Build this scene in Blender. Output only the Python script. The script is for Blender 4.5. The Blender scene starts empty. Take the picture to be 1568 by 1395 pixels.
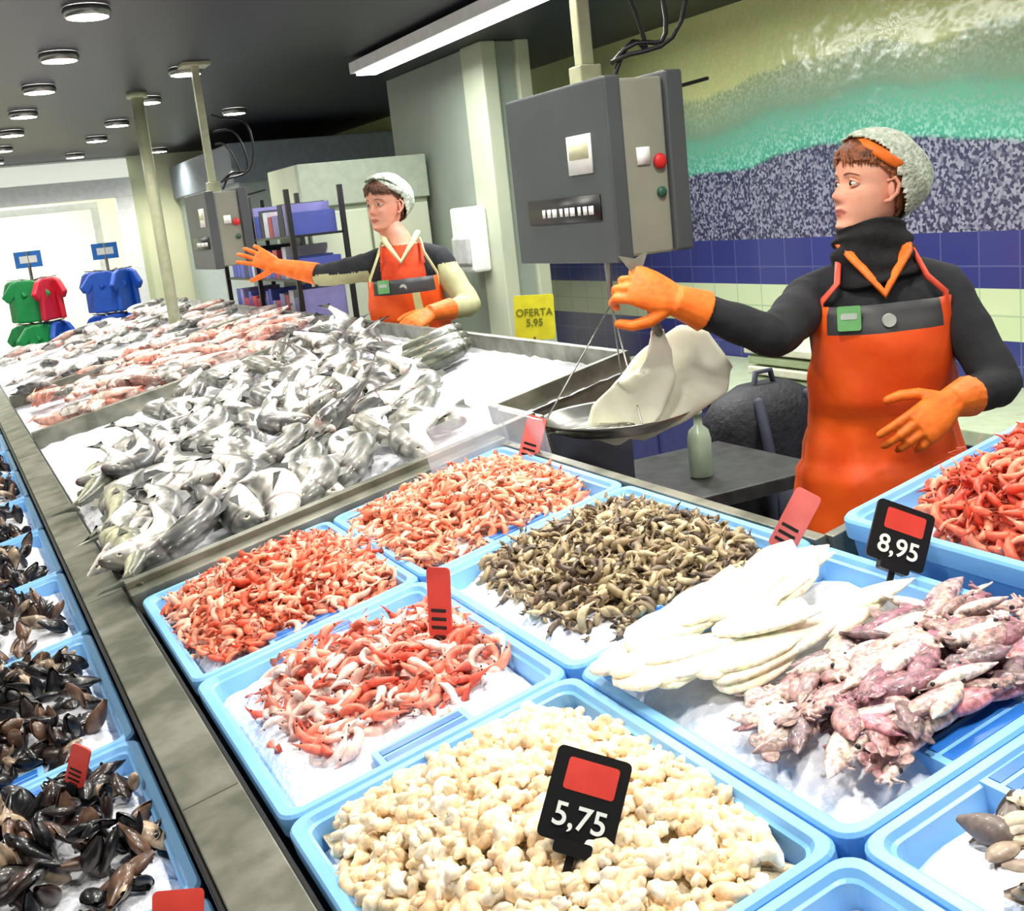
import bpy, math, random
import numpy as np
from mathutils import Vector, Matrix, noise
random.seed(7); np.random.seed(7)
V=Vector
sc=bpy.context.scene
sc.view_settings.view_transform='Standard'
sc.view_settings.look='None'

# ------------------------------------------------------------ materials
def lin(c):
    return tuple(((x/12.92) if x<=0.04045 else ((x+0.055)/1.055)**2.4) for x in c)
MC={}
def mat(name,c,c2=None,rough=.5,metal=0,scale=20,bump=0,bscale=None,emit=0,alpha=1,trans=0,coat=0,sss=0,detail=3):
    if name in MC: return MC[name]
    m=bpy.data.materials.new(name); m.use_nodes=True
    nt=m.node_tree; b=nt.nodes['Principled BSDF']
    tc=nt.nodes.new('ShaderNodeTexCoord')
    n=nt.nodes.new('ShaderNodeTexNoise'); n.inputs['Scale'].default_value=scale; n.inputs['Detail'].default_value=detail
    nt.links.new(tc.outputs['Object'],n.inputs['Vector'])
    c=lin(c); c2=lin(c2) if c2 else tuple(x*.85 for x in c)
    r=nt.nodes.new('ShaderNodeValToRGB'); r.color_ramp.elements[0].position=.35; r.color_ramp.elements[1].position=.65
    r.color_ramp.elements[0].color=(*c2,1); r.color_ramp.elements[1].color=(*c,1)
    nt.links.new(n.outputs['Fac'],r.inputs['Fac']); nt.links.new(r.outputs['Color'],b.inputs['Base Color'])
    b.inputs['Roughness'].default_value=rough; b.inputs['Metallic'].default_value=metal
    b.inputs['Alpha'].default_value=alpha; b.inputs['Transmission Weight'].default_value=trans
    b.inputs['Coat Weight'].default_value=coat
    if sss:
        b.inputs['Subsurface Weight'].default_value=sss; b.inputs['Subsurface Scale'].default_value=.01
    if emit:
        nt.links.new(r.outputs['Color'],b.inputs['Emission Color']); b.inputs['Emission Strength'].default_value=emit
    if bump:
        n2=nt.nodes.new('ShaderNodeTexNoise'); n2.inputs['Scale'].default_value=bscale or scale*3; n2.inputs['Detail'].default_value=4
        nt.links.new(tc.outputs['Object'],n2.inputs['Vector'])
        bp=nt.nodes.new('ShaderNodeBump'); bp.inputs['Strength'].default_value=bump; bp.inputs['Distance'].default_value=.01
        nt.links.new(n2.outputs['Fac'],bp.inputs['Height']); nt.links.new(bp.outputs['Normal'],b.inputs['Normal'])
    MC[name]=m; return m
def matcol(name,rough=.42,scale=120,amt=.25,bump=.15,coat=.12):
    if name in MC: return MC[name]
    m=bpy.data.materials.new(name); m.use_nodes=True
    nt=m.node_tree; b=nt.nodes['Principled BSDF']
    a=nt.nodes.new('ShaderNodeAttribute'); a.attribute_name='Col'
    tc=nt.nodes.new('ShaderNodeTexCoord')
    n=nt.nodes.new('ShaderNodeTexNoise'); n.inputs['Scale'].default_value=scale; n.inputs['Detail'].default_value=3
    nt.links.new(tc.outputs['Object'],n.inputs['Vector'])
    mr=nt.nodes.new('ShaderNodeMapRange'); mr.inputs[1].default_value=.3; mr.inputs[2].default_value=.7
    mr.inputs[3].default_value=1-amt; mr.inputs[4].default_value=1+amt
    nt.links.new(n.outputs['Fac'],mr.inputs[0])
    mx=nt.nodes.new('ShaderNodeMix'); mx.data_type='RGBA'; mx.blend_type='MULTIPLY'; mx.inputs[0].default_value=1
    nt.links.new(a.outputs['Color'],mx.inputs[6]); nt.links.new(mr.outputs[0],mx.inputs[7])
    nt.links.new(mx.outputs[2],b.inputs['Base Color'])
    b.inputs['Roughness'].default_value=rough; b.inputs['Coat Weight'].default_value=coat
    bp=nt.nodes.new('ShaderNodeBump'); bp.inputs['Strength'].default_value=bump; bp.inputs['Distance'].default_value=.005
    nt.links.new(n.outputs['Fac'],bp.inputs['Height']); nt.links.new(bp.outputs['Normal'],b.inputs['Normal'])
    MC[name]=m; return m
def tilemat(name,c,c2,mortar,sx=.2,axis='yz',rough=.15):
    if name in MC: return MC[name]
    m=bpy.data.materials.new(name); m.use_nodes=True
    nt=m.node_tree; b=nt.nodes['Principled BSDF']
    tc=nt.nodes.new('ShaderNodeTexCoord'); sp=nt.nodes.new('ShaderNodeSeparateXYZ'); cb=nt.nodes.new('ShaderNodeCombineXYZ')
    nt.links.new(tc.outputs['Object'],sp.inputs[0])
    ia,ib={'yz':(1,2),'xy':(0,1),'xz':(0,2)}[axis]
    nt.links.new(sp.outputs[ia],cb.inputs[0]); nt.links.new(sp.outputs[ib],cb.inputs[1])
    br=nt.nodes.new('ShaderNodeTexBrick'); br.offset=0; br.inputs['Scale'].default_value=1
    br.inputs['Brick Width'].default_value=sx; br.inputs['Row Height'].default_value=sx
    br.inputs['Mortar Size'].default_value=.004
    br.inputs['Color1'].default_value=(*lin(c),1); br.inputs['Color2'].default_value=(*lin(c2),1); br.inputs['Mortar'].default_value=(*lin(mortar),1)
    nt.links.new(cb.outputs[0],br.inputs['Vector']); nt.links.new(br.outputs['Color'],b.inputs['Base Color'])
    b.inputs['Roughness'].default_value=rough
    MC[name]=m; return m
def muralmat():
    m=bpy.data.materials.new('mosaic_mural'); m.use_nodes=True
    nt=m.node_tree; b=nt.nodes['Principled BSDF']; N=nt.nodes.new; L=nt.links.new
    tc=N('ShaderNodeTexCoord'); sp=N('ShaderNodeSeparateXYZ'); L(tc.outputs['Object'],sp.inputs[0])
    w=N('ShaderNodeMath'); w.operation='MULTIPLY_ADD'; L(sp.outputs[1],w.inputs[0]); w.inputs[1].default_value=2.3; w.inputs[2].default_value=-7.7
    w1=N('ShaderNodeMath'); w1.operation='SINE'; L(w.outputs[0],w1.inputs[0])
    n=N('ShaderNodeTexNoise'); n.inputs['Scale'].default_value=1.6; n.inputs['Detail'].default_value=1
    L(tc.outputs['Object'],n.inputs['Vector'])
    s=N('ShaderNodeMath'); s.operation='MULTIPLY_ADD'; L(n.outputs['Fac'],s.inputs[0]); s.inputs[1].default_value=.22; s.inputs[2].default_value=-.11
    w2=N('ShaderNodeMath'); w2.operation='MULTIPLY_ADD'; L(w1.outputs[0],w2.inputs[0]); w2.inputs[1].default_value=-.05; L(s.outputs[0],w2.inputs[2])
    z=N('ShaderNodeMath'); z.operation='ADD'; L(sp.outputs[2],z.inputs[0]); L(w2.outputs[0],z.inputs[1])
    mr=N('ShaderNodeMapRange'); mr.inputs[1].default_value=1.3; mr.inputs[2].default_value=2.5; L(z.outputs[0],mr.inputs[0])
    def ramp(st,interp='CONSTANT'):
        r=N('ShaderNodeValToRGB'); r.color_ramp.interpolation=interp
        e=r.color_ramp.elements
        while len(e)<len(st): e.new(.5)
        for i,(p,c) in enumerate(st): e[i].position=p; e[i].color=(*c,1)
        L(mr.outputs[0],r.inputs['Fac']); return r
    base=ramp([(0,lin((.24,.24,.34))),(.33,lin((.26,.27,.38))),(.35,lin((.34,.70,.60))),(.50,lin((.46,.76,.62))),(.54,lin((.56,.68,.56))),(.68,lin((.66,.76,.58))),(.70,lin((.88,.92,.62)))],'LINEAR')
    alt=ramp([(0,lin((.60,.60,.68))),(.33,lin((.62,.64,.70))),(.35,lin((.58,.86,.76))),(.52,lin((.50,.68,.60))),(.66,lin((.78,.84,.68))),(.70,lin((.91,.94,.68)))],'LINEAR')
    vo=N('ShaderNodeTexVoronoi'); vo.inputs['Scale'].default_value=75; L(tc.outputs['Object'],vo.inputs['Vector'])
    sx=N('ShaderNodeSeparateColor'); L(vo.outputs['Color'],sx.inputs[0])
    th=N('ShaderNodeMapRange'); th.inputs[1].default_value=.35; th.inputs[2].default_value=.85; L(sx.outputs[0],th.inputs[0])
    mx=N('ShaderNodeMix'); mx.data_type='RGBA'; L(th.outputs[0],mx.inputs[0]); L(base.outputs[0],mx.inputs[6]); L(alt.outputs[0],mx.inputs[7])
    L(mx.outputs[2],b.inputs['Base Color']); b.inputs['Roughness'].default_value=.16
    n3=N('ShaderNodeTexNoise'); n3.inputs['Scale'].default_value=9; L(tc.outputs['Object'],n3.inputs['Vector'])
    bp=N('ShaderNodeBump'); bp.inputs['Strength'].default_value=.3; bp.inputs['Distance'].default_value=.02; L(n3.outputs['Fac'],bp.inputs['Height']); L(bp.outputs[0],b.inputs['Normal'])
    return m

# ------------------------------------------------------------ mesh builder
class MB:
    def __init__(s): s.v=[]; s.f=[]; s.m=[]; s.c=[]; s.usecol=False
    def add(s,vs,fs,mi=0,col=None):
        o=len(s.v); s.v+= [tuple(v) for v in vs]; s.f+=[tuple(i+o for i in f) for f in fs]; s.m+=[mi]*len(fs)
        if col is not None:
            s.usecol=True
            if len(col)==len(vs) and not isinstance(col[0],float): s.c+=[tuple(c) for c in col]
            else: s.c+=[tuple(col)]*len(vs)
        else: s.c+=[(1,1,1)]*len(vs)
    def box(s,a,b,mi=0,M=None,bev=0):
        x0,y0,z0=a;x1,y1,z1=b
        vs=[V(p) for p in [(x0,y0,z0),(x1,y0,z0),(x1,y1,z0),(x0,y1,z0),(x0,y0,z1),(x1,y0,z1),(x1,y1,z1),(x0,y1,z1)]]
        if M is not None: vs=[M@p for p in vs]
        s.add(vs,[(0,3,2,1),(4,5,6,7),(0,1,5,4),(1,2,6,5),(2,3,7,6),(3,0,4,7)],mi)
    def loft(s,rings,mi=0,cap=True,closed=True,col=None,mfn=None):
        n=len(rings[0]); vs=[p for r in rings for p in r]; fs=[]
        for i in range(len(rings)-1):
            for j in range(n if closed else n-1):
                k=(j+1)%n; fs.append((i*n+j,i*n+k,(i+1)*n+k,(i+1)*n+j))
        if cap and closed:
            fs.append(tuple(range(n-1,-1,-1))); fs.append(tuple((len(rings)-1)*n+j for j in range(n)))
        s.add(vs,fs,mi,col)
    def tube(s,pts,rad,n=10,mi=0,flat=1,col=None,roundend=True):
        pts=[V(p) for p in pts]
        if not hasattr(rad,'__len__'): rad=[rad]*len(pts)
        rad=list(rad)
        if roundend:
            d0=(pts[0]-pts[1]).normalized(); d1=(pts[-1]-pts[-2]).normalized(); r0,r1=rad[0],rad[-1]
            pts=[pts[0]+d0*r0*.9,pts[0]+d0*r0*.6]+pts+[pts[-1]+d1*r1*.6,pts[-1]+d1*r1*.9]
            rad=[r0*.35,r0*.8]+rad+[r1*.8,r1*.35]
        rings=[]; up=None
        for i,p in enumerate(pts):
            t=(pts[min(i+1,len(pts)-1)]-pts[max(i-1,0)]).normalized()
            if up is None:
                up=V((0,0,1)) if abs(t.z)<.9 else V((1,0,0))
            x=t.cross(up).normalized(); up=x.cross(t).normalized()
            rings.append([p+x*math.cos(2*math.pi*k/n)*rad[i]+up*math.sin(2*math.pi*k/n)*rad[i]*flat for k in range(n)])
        s.loft(rings,mi,col=col)
    def sph(s,c,r,mi=0,n=12,m=8,M=None,col=None):
        c=V(c); r=(r,r,r) if not hasattr(r,'__len__') else r
        rings=[]
        for i in range(m+1):
            a=math.pi*(i/m); a=min(max(a,.04),math.pi-.04)
            rg=[V((r[0]*math.sin(a)*math.cos(2*math.pi*k/n),r[1]*math.sin(a)*math.sin(2*math.pi*k/n),-r[2]*math.cos(a))) for k in range(n)]
            if M is not None: rg=[M@p for p in rg]
            rings.append([c+p for p in rg])
        s.loft(rings,mi,col=col)
    def cyl(s,a,b,r,n=16,mi=0,r2=None):
        s.tube([a,b],[r,r if r2 is None else r2],n,mi,roundend=False)
    def prism(s,outline,thick,M,mi=0):
        n=len(outline)
        vs=[M@V((x,y,-thick/2)) for x,y in outline]+[M@V((x,y,thick/2)) for x,y in outline]
        fs=[tuple(range(n-1,-1,-1)),tuple(range(n,2*n))]+[(i,(i+1)%n,n+(i+1)%n,n+i) for i in range(n)]
        s.add(vs,fs,mi)
    def build(s,name,mats,parent=None,smooth=True,bevel=0,angle=None):
        me=bpy.data.meshes.new(name); me.from_pydata(s.v,[],s.f); 
        for m in mats: me.materials.append(m)
        me.polygons.foreach_set('material_index',s.m)
        if smooth: me.polygons.foreach_set('use_smooth',[True]*len(s.f))
        if s.usecol:
            a=me.color_attributes.new('Col','FLOAT_COLOR','POINT')
            arr=np.ones((len(s.v),4),dtype=np.float32); arr[:,:3]=np.array(s.c); a.data.foreach_set('color',arr.ravel())
        me.update()
        o=bpy.data.objects.new(name,me); sc.collection.objects.link(o)
        if parent: o.parent=parent
        if bevel:
            bm=o.modifiers.new('b','BEVEL'); bm.width=bevel; bm.segments=2; bm.limit_method='ANGLE'
        return o
def empty(name,loc=(0,0,0)):
    e=bpy.data.objects.new(name,None); sc.collection.objects.link(e); e.empty_display_size=.1; return e
def remesh(o,vox,smooth=3,mfn=None,mats=None):
    r=o.modifiers.new('r','REMESH'); r.mode='VOXEL'; r.voxel_size=vox
    if smooth:
        sm=o.modifiers.new('s','SMOOTH'); sm.iterations=smooth; sm.factor=.5
    dg=bpy.context.evaluated_depsgraph_get(); ev=o.evaluated_get(dg)
    me=bpy.data.meshes.new_from_object(ev); o.modifiers.clear()
    me.materials.clear()
    for m in (mats or list(o.data.materials)): me.materials.append(m)
    me.polygons.foreach_set('use_smooth',[True]*len(me.polygons))
    me.polygons.foreach_set('material_index',[mfn(p.center) if mfn else 0 for p in me.polygons])
    o.data=me; me.update()
    return o
def frame(pos,Y,Z):
    Y=V(Y).normalized(); Z=V(Z); Z=(Z-Y*Z.dot(Y)).normalized(); X=Y.cross(Z)
    M=Matrix.Identity(4)
    for i,a in enumerate((X,Y,Z)):
        for k in range(3): M[k][i]=a[k]
    for k in range(3): M[k][3]=pos[k]
    return M

# ------------------------------------------------------------ camera
cam=bpy.data.cameras.new('camera'); co=bpy.data.objects.new('camera',cam); sc.collection.objects.link(co); sc.camera=co
yaw,pitch,roll=math.radians(25.4),math.radians(12.25),math.radians(6.28)
fw=V((math.sin(yaw)*math.cos(pitch),math.cos(yaw)*math.cos(pitch),-math.sin(pitch)))
r0=V((math.cos(yaw),-math.sin(yaw),0)); u0=r0.cross(fw)
rx=r0*math.cos(roll)-u0*math.sin(roll); uy=r0*math.sin(roll)+u0*math.cos(roll)
M=Matrix.Identity(4)
for k in range(3): M[k][0]=rx[k]; M[k][1]=uy[k]; M[k][2]=-fw[k]
M[2][3]=1.65
co.matrix_world=M; cam.sensor_width=36; cam.lens=40.5; cam.clip_start=.05

# ------------------------------------------------------------ common mats
steel=mat('stainless_steel',(.66,.66,.64),(.52,.52,.50),rough=.28,metal=.9,scale=8)
steel2=mat('worn_steel',(.56,.56,.51),(.38,.39,.34),rough=.4,metal=.5,scale=12,bump=.1)
blueP=mat('blue_plastic',(.54,.77,.97),(.47,.72,.95),rough=.35,scale=6)
blueD=mat('blue_plastic_deep',(.16,.44,.78),(.12,.38,.72),rough=.3)
ice=mat('crushed_ice',(.98,.98,1.0),(.89,.91,.96),rough=.35,scale=60,bump=.5,bscale=90)
blackm=mat('black_plastic',(.05,.05,.06),rough=.4)
redm=mat('red_card',(.86,.28,.23),(.80,.23,.19),rough=.4)
pinkm=mat('pink_card',(.88,.45,.42),(.82,.38,.36),rough=.4)
white=mat('white_paint',(.93,.94,.93),(.88,.90,.88),rough=.5)
fasciaGlow=mat('white_fascia_added_glow',(.97,.98,.93),(.94,.96,.90),rough=.5,emit=.55)  # plain white door header, not a lamp; emission added to brighten it
orange=mat('orange_rubber',(.97,.38,.09),(.90,.30,.05),rough=.5,scale=10,bump=.2,bscale=12)
gloveO=mat('orange_glove',(.98,.50,.14),(.92,.42,.08),rough=.55,scale=30,bump=.25,bscale=60)
glass=mat('clear_plastic',(.9,.95,1),(.9,.95,1),rough=.08,alpha=.22)
wet=matcol('wet_seafood'); wetf=matcol('wet_fish',rough=.34,scale=40,amt=.45,bump=.15,coat=.25)

# ------------------------------------------------------------ room
CEIL=2.5; XW=3.8
b=MB(); b.box((-6,-4,-.1),(XW+.2,20,0)); b.build('floor',[tilemat('floor_tiles',(.52,.50,.47),(.56,.54,.50),(.4,.4,.38),.3,'xy',.25)],smooth=False)
b=MB(); b.box((-6,-4,CEIL),(XW+.2,12.0,CEIL+.12)); b.build('ceiling',[mat('dark_ceiling',(.055,.065,.15),(.04,.05,.115),rough=.45,scale=2)],smooth=False)
b=MB()
lv=[0,.9,1.11,1.34,CEIL]
for i in range(4): b.box((XW,-4,lv[i]),(XW+.2,12,lv[i+1]),i)
b.build('wall_right',[tilemat('blue_tile',(.22,.24,.48),(.25,.27,.52),(.34,.36,.56)),tilemat('pale_tile',(.80,.86,.68),(.82,.87,.72),(.68,.76,.62)),MC['blue_tile'],muralmat()],smooth=False)
cream=mat('cream_wall',(.90,.91,.76),(.86,.88,.72),rough=.6,scale=2)
b=MB(); b.box((1.9,12,0),(XW+.2,12.2,CEIL)); b.box((-6,12,2.28),(1.9,12.2,3.0),1); b.build('wall_back',[cream,white],smooth=False)
b=MB(); b.box((1.74,11.9,0),(1.9,11.995,2.12)); b.box((-3,11.9,2.12),(1.9,11.995,2.30)); b.box((-3,11.93,2.30),(1.9,11.995,2.48),1); b.box((1.56,12.5,0),(1.64,12.56,2.05)); b.box((-3,12.5,2.05),(1.64,12.56,2.12)); b.build('door_1',[white,fasciaGlow],smooth=False,bevel=.006)
b=MB(); b.box((-6,17,0),(5,17.2,3.2)); b.build('wall_far',[mat('cream_bright',(.93,.94,.80),(.90,.92,.76),rough=.6,scale=1)],smooth=False)
b=MB(); b.box((-6,12.2,2.9),(5,17.2,3.0)); b.build('ceiling_annex',[white],smooth=False)
colm=mat('pale_green_panel',(.76,.79,.68),(.70,.74,.64),rough=.5,scale=3)
b=MB(); b.box((2.82,5.75,0),(3.05,7.2,CEIL)); b.box((2.79,5.72,0),(2.88,5.98,CEIL),1); b.box((3.0,5.72,0),(3.08,5.8,CEIL),1)
b.build('partition_column',[mat('grey_panel',(.60,.64,.58),(.55,.6,.54),rough=.5,scale=3),colm],smooth=False,bevel=.008)
b=MB(); b.box((2.35,9.5,0),(XW-.01,11.98,2.30)); b.box((2.3,9.45,2.05),(XW-.01,9.5,2.36),1); b.box((2.3,9.5,2.05),(2.35,11.98,2.36),1); b.box((2.6,9.46,.1),(3.4,9.5,1.98),2)
b.build('cold_room',[mat('cold_grey',(.68,.74,.72),(.64,.70,.68)),mat('cold_fascia',(.54,.59,.63)),colm],smooth=False,bevel=.01)
b=MB(); b.box((1.98,6.65,.08),(2.78,7.25,2.0)); b.box((2.01,6.60,.15),(2.37,6.66,1.72)); b.box((2.39,6.60,.15),(2.76,6.66,1.72)); b.box((1.98,6.6,1.75),(2.78,6.66,2.0),1)
b.box((2.34,6.57,.8),(2.36,6.6,1.2),2); b.box((2.40,6.57,.8),(2.42,6.6,1.2),2)
for x in (2.06,2.70):
    for y in (6.7,7.18): b.cyl((x,y,0),(x,y,.09),.02,8,2)
b.build('refrigerator',[colm,mat('fridge_top',(.64,.68,.60)),steel],smooth=False,bevel=.008)
b=MB(); b.box((2.68,5.86,1.30),(2.79,6.12,1.66)); b.box((2.66,5.88,1.34),(2.69,6.10,1.50),1); b.build('towel_dispenser',[white,mat('disp_grey',(.75,.76,.74))],smooth=False,bevel=.015)
# lights (fixtures); some downlights are extras, added to brighten counter and back wall
emitW=mat('lamp_glow',(1,.99,.95),(1,.98,.93),emit=25)
for (x,ys) in ((.68,(.57,1.57,2.57,3.57,4.57,5.57,6.6,7.7,8.8,10,11.2)),(1.35,(.6,1.7,2.7,6.2,7.35,8.6,9.7,11.2)),(2.9,(.6,1.6,2.6,3.6)),(-.6,(1.2,3.2,5.2,7.2,9.2,11.2)),(2.1,(8.3,11.3))):
    for y in ys:
        b=MB(); rings=[]
        for r,z in ((.080,CEIL-.001),(.086,CEIL-.014),(.082,CEIL-.03),(.076,CEIL-.035),(.074,CEIL-.036)):
            rings.append([V((x+r*math.cos(2*math.pi*k/20),y+r*math.sin(2*math.pi*k/20),z)) for k in range(20)])
        b.loft(rings,0,cap=False)
        b.add(rings[-1],[tuple(range(19,-1,-1))],1)
        o=b.build('ceiling_downlight',[steel,emitW])
        l=bpy.data.lights.new('lamp','SPOT'); l.energy=60; l.spot_size=math.radians(150); l.spot_blend=.8; l.shadow_soft_size=.08; l.color=(1,.96,.87)
        lo=bpy.data.objects.new('lamp',l); sc.collection.objects.link(lo); lo.location=(x,y,CEIL-.05); lo.parent=o
b=MB(); b.box((2.21,3.4,2.42),(2.37,6.15,2.475)); b.box((2.235,3.43,2.405),(2.345,6.12,2.422),1)
for y in (4.0,5.8): b.cyl((2.29,y,2.47),(2.29,y,CEIL),.008,8)
fl=b.build('fluorescent_ceiling_light',[white,mat('tube_glow',(1,1,.98),(1,1,.98),emit=4)],smooth=False)
l=bpy.data.lights.new('tube','AREA'); l.shape='RECTANGLE'; l.size=.1; l.size_y=2.6; l.energy=60
lo=bpy.data.objects.new('tube',l); sc.collection.objects.link(lo); lo.location=(2.29,4.78,2.395); lo.parent=fl
l=bpy.data.lights.new('annex_lamp','AREA'); l.size=3; l.energy=400
lo=bpy.data.objects.new('annex_lamp',l); sc.collection.objects.link(lo); lo.location=(0,14.5,2.85)
w=bpy.data.worlds.new('w'); sc.world=w; w.use_nodes=True; w.node_tree.nodes['Background'].inputs[0].default_value=(1,.98,.94,1); w.node_tree.nodes['Background'].inputs[1].default_value=.85

# ------------------------------------------------------------ counter
T=math.atan(.1908); SN,CS=math.sin(T),math.cos(T)
def Pl(x,y,h=0): return V((x-SN*h,y,.9+.1908*x+CS*h))
def slab(b,x0,x1,y0,y1,h0,h1,mi=0):
    vs=[Pl(x,y,h) for h in (h0,h1) for (x,y) in ((x0,y0),(x1,y0),(x1,y1),(x0,y1))]
    b.add(vs,[(0,3,2,1),(4,5,6,7),(0,1,5,4),(1,2,6,5),(2,3,7,6),(3,0,4,7)],mi)
def body(b,x0,x1,y0,y1,h,mi):
    vs=[V((x,y,0.1)) for (x,y) in ((x0,y0),(x1,y0),(x1,y1),(x0,y1))]+[Pl(x,y,h) for (x,y) in ((x0,y0),(x1,y0),(x1,y1),(x0,y1))]
    b.add(vs,[(0,3,2,1),(4,5,6,7),(0,1,5,4),(1,2,6,5),(2,3,7,6),(3,0,4,7)],mi)
b=MB()
dk=mat('counter_front',(.26,.29,.34))
body(b,.16,1.08,-.3,2.33,-.085,1); body(b,1.08,1.60,-.3,1.27,-.085,1); body(b,.16,1.2,2.33,2.62,-.06,1); body(b,.16,1.6,2.62,9.2,-.06,1)
body(b,-.30,.15,.74,9.2,-.14,1)
slab(b,.158,.236,-.3,9.2,-.085,.012)
for k in range(9): slab(b,.159,.235,.4+k*1.02,.404+k*1.02,.0,.0125,2)
slab(b,.24,1.095,2.315,2.36,-.08,.03); slab(b,.24,1.2,2.36,2.385,-.08,.045)
slab(b,.24,1.6,4.74,4.78,-.08,.045); slab(b,.24,1.6,6.15,6.19,-.08,.045)
slab(b,1.08,1.10,1.27,2.36,-.09,.02); slab(b,1.10,1.62,1.255,1.275,-.09,.02); slab(b,1.6,1.62,2.62,9.2,-.09,.03); slab(b,1.2,1.22,2.36,2.62,-.09,.03); slab(b,1.2,1.62,2.61,2.63,-.09,.03); slab(b,1.6,1.62,-.3,1.27,-.09,.02)
slab(b,.236,.243,-.3,9.2,-.08,.006,2); slab(b,.150,.158,-.3,9.2,-.09,.006,2)
b.box((-.2,-.2,0),(1.0,9.1,.1),2)
b.build('fish_display_counter',[steel2,dk,blackm],smooth=False,bevel=.003)

def rrect(x0,x1,y0,y1,r,n=5):
    p=[]
    for cx,cy,a0 in ((x1-r,y1-r,0),(x0+r,y1-r,90),(x0+r,y0+r,180),(x1-r,y0+r,270)):
        for k in range(n+1):
            a=math.radians(a0+90*k/n); p.append((cx+r*math.cos(a),cy+r*math.sin(a)))
    return p
def tray(x0,x1,y0,y1,h0=0,name='fish_tray'):
    b=MB(); g=.0015; rings=[]
    x0+=g;x1-=g;y0+=g;y1-=g
    for ins,h in ((.010,-.075),(.006,-.012),(0,-.010),(0,.016),(.003,.020),(.014,.020),(.018,.013),(.022,.011),(.026,-.045),(.06,-.066)):
        rings.append([Pl(x,y,h+h0) for x,y in rrect(x0+ins,x1-ins,y0+ins,y1-ins,max(.026-ins*.4,.008))])
    b.loft(rings,0,cap=True)
    xc=(x0+x1)/2
    for ya,sg in ((y0,1),(y1,-1)):
        a=sorted((ya+sg*.012,ya+sg*.062)); slab(b,xc-.066,xc+.066,a[0],a[1],h0-.03,h0+.015,0)
        for q in (.020,.040):
            a=sorted((ya+sg*q,ya+sg*(q+.014))); slab(b,xc-.057,xc+.057,a[0],a[1],h0+.005,h0+.0162,1)
    return b.build(name,[blueP,blueD],smooth=False,bevel=.002)
def mound(x0,x1,y0,y1,h0,hm,name,parent,m,pw=2,n=26,amp=.006,z0=-.02):
    b=MB(); vs=[]; fs=[]
    for i in range(n+1):
        for j in range(n+1):
            u,v=i/n*2-1,j/n*2-1
            x=x0+(x1-x0)*i/n; y=y0+(y1-y0)*j/n
            h=h0+z0+(hm-z0)*max(0,(1-abs(u)**pw))*max(0,(1-abs(v)**pw))+amp*noise.noise(V((x*25,y*25,3)))*2
            vs.append(Pl(x,y,h))
    for i in range(n):
        for j in range(n):
            a=i*(n+1)+j; fs.append((a,a+n+1,a+n+2,a+1))
    b.add(vs,fs); return b.build(name,[m],parent)
C=[.25,.655,1.06]; R=[.24,.745,1.26,1.78,2.305]
trays={}
for ci in (0,1):
    for ri in range(4):
        t=tray(C[ci],C[ci]+.405 if ci==0 else 1.078,R[ri],R[ri+1]); trays[(ci,ri)]=t
        mound(C[ci]+.024,(C[ci]+.384) if ci==0 else 1.054,R[ri]+.024,R[ri+1]-.024,-.002,.014,'ice',t,ice,pw=8)
for ri in range(2):
    t=tray(1.105,1.59,R[ri],R[ri+1]-.01,.03); mound(1.13,1.57,R[ri]+.03,R[ri+1]-.035,.024,.012,'ice',t,ice,pw=8); trays[(2,ri)]=t
LY=[.78,1.30,1.81,2.40,2.93,3.46,3.99,4.52,5.05,5.58,6.11,6.64,7.17,7.7]
for i in range(len(LY)-1):
    t=tray(-.27,.148,LY[i],LY[i+1],-.05); mound(-.245,.125,LY[i]+.03,LY[i+1]-.03,-.054,.012,'ice',t,ice,pw=8)

# ---- item templates
def T_shrimp(R=.02,r=.0065,arc=200,tail=True,n=9,k=8,legs=True,ant=True):
    b=MB(); pts=[];rad=[]
    for i in range(n):
        t=i/(n-1); a=math.radians(-arc/2+arc*t); q=R*(1+.25*(1-t))
        pts.append((q*math.cos(a)-R*.5,q*math.sin(a),0))
        rad.append(r*float(np.interp(t,[0,.12,.3,.42,.6,.8,1],[.45,.95,1.15,1.0,.9,.65,.38])))
    col=[]
    for i in range(n+4):
        f=1.08 if i%2 else .84
        if i<5: f=.95
        for q in range(k): 
            g=f*(.9+.2*math.sin(2*math.pi*q/k+1)); col.append((g,g,g))
    b.tube(pts,rad,k,col=col)
    D=(.85,.8,.8)
    if tail:
        p=V(pts[-1]); d=(V(pts[-1])-V(pts[-2])).normalized(); s=V((-d.y,d.x,0))
        for a in (-.5,0,.5):
            e=p+(d*math.cos(a)+s*math.sin(a))*r*2.0; q=V((0,0,r*.35))
            w=(s*math.cos(a)-d*math.sin(a))*r*.5
            b.add([p+q,e+w,e-w,p-q],[(0,1,2),(3,2,1)],0,D)
    if legs:
        for i in (1,2,3,4,5,6):
            p=V(pts[i]); c=p*.35; c.z=r*.5*(1 if i%2 else -1); w=V((.0009,.0009,0))
            b.add([p-w,p+w,c],[(0,1,2)],0,D)
        p=V(pts[0]); d=(V(pts[0])-V(pts[1])).normalized(); s=V((-d.y,d.x,0))
        b.tube([p,p+d*r*1.3,p+d*r*2.4-s*r*.3],[r*.45,r*.25,.0005],5,col=D)
        for dz in (-.006,.006):
            if ant:
                m=p+d*R*1.2-s*R*.8+V((0,0,dz)); e=p+d*R*1.1-s*R*2.0+V((0,0,dz*2))
                for a_,b_ in ((p,m),(m,e)): b.add([a_-V((.0004,0,0)),a_+V((.0004,0,0)),b_+V((0,.0004,0))],[(0,1,2)],0,D)
            b.sph(p+V((0,0,r*.6 if dz>0 else -r*.6)),.0017,n=6,m=4,col=(.05,.04,.04))
    return b
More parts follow.
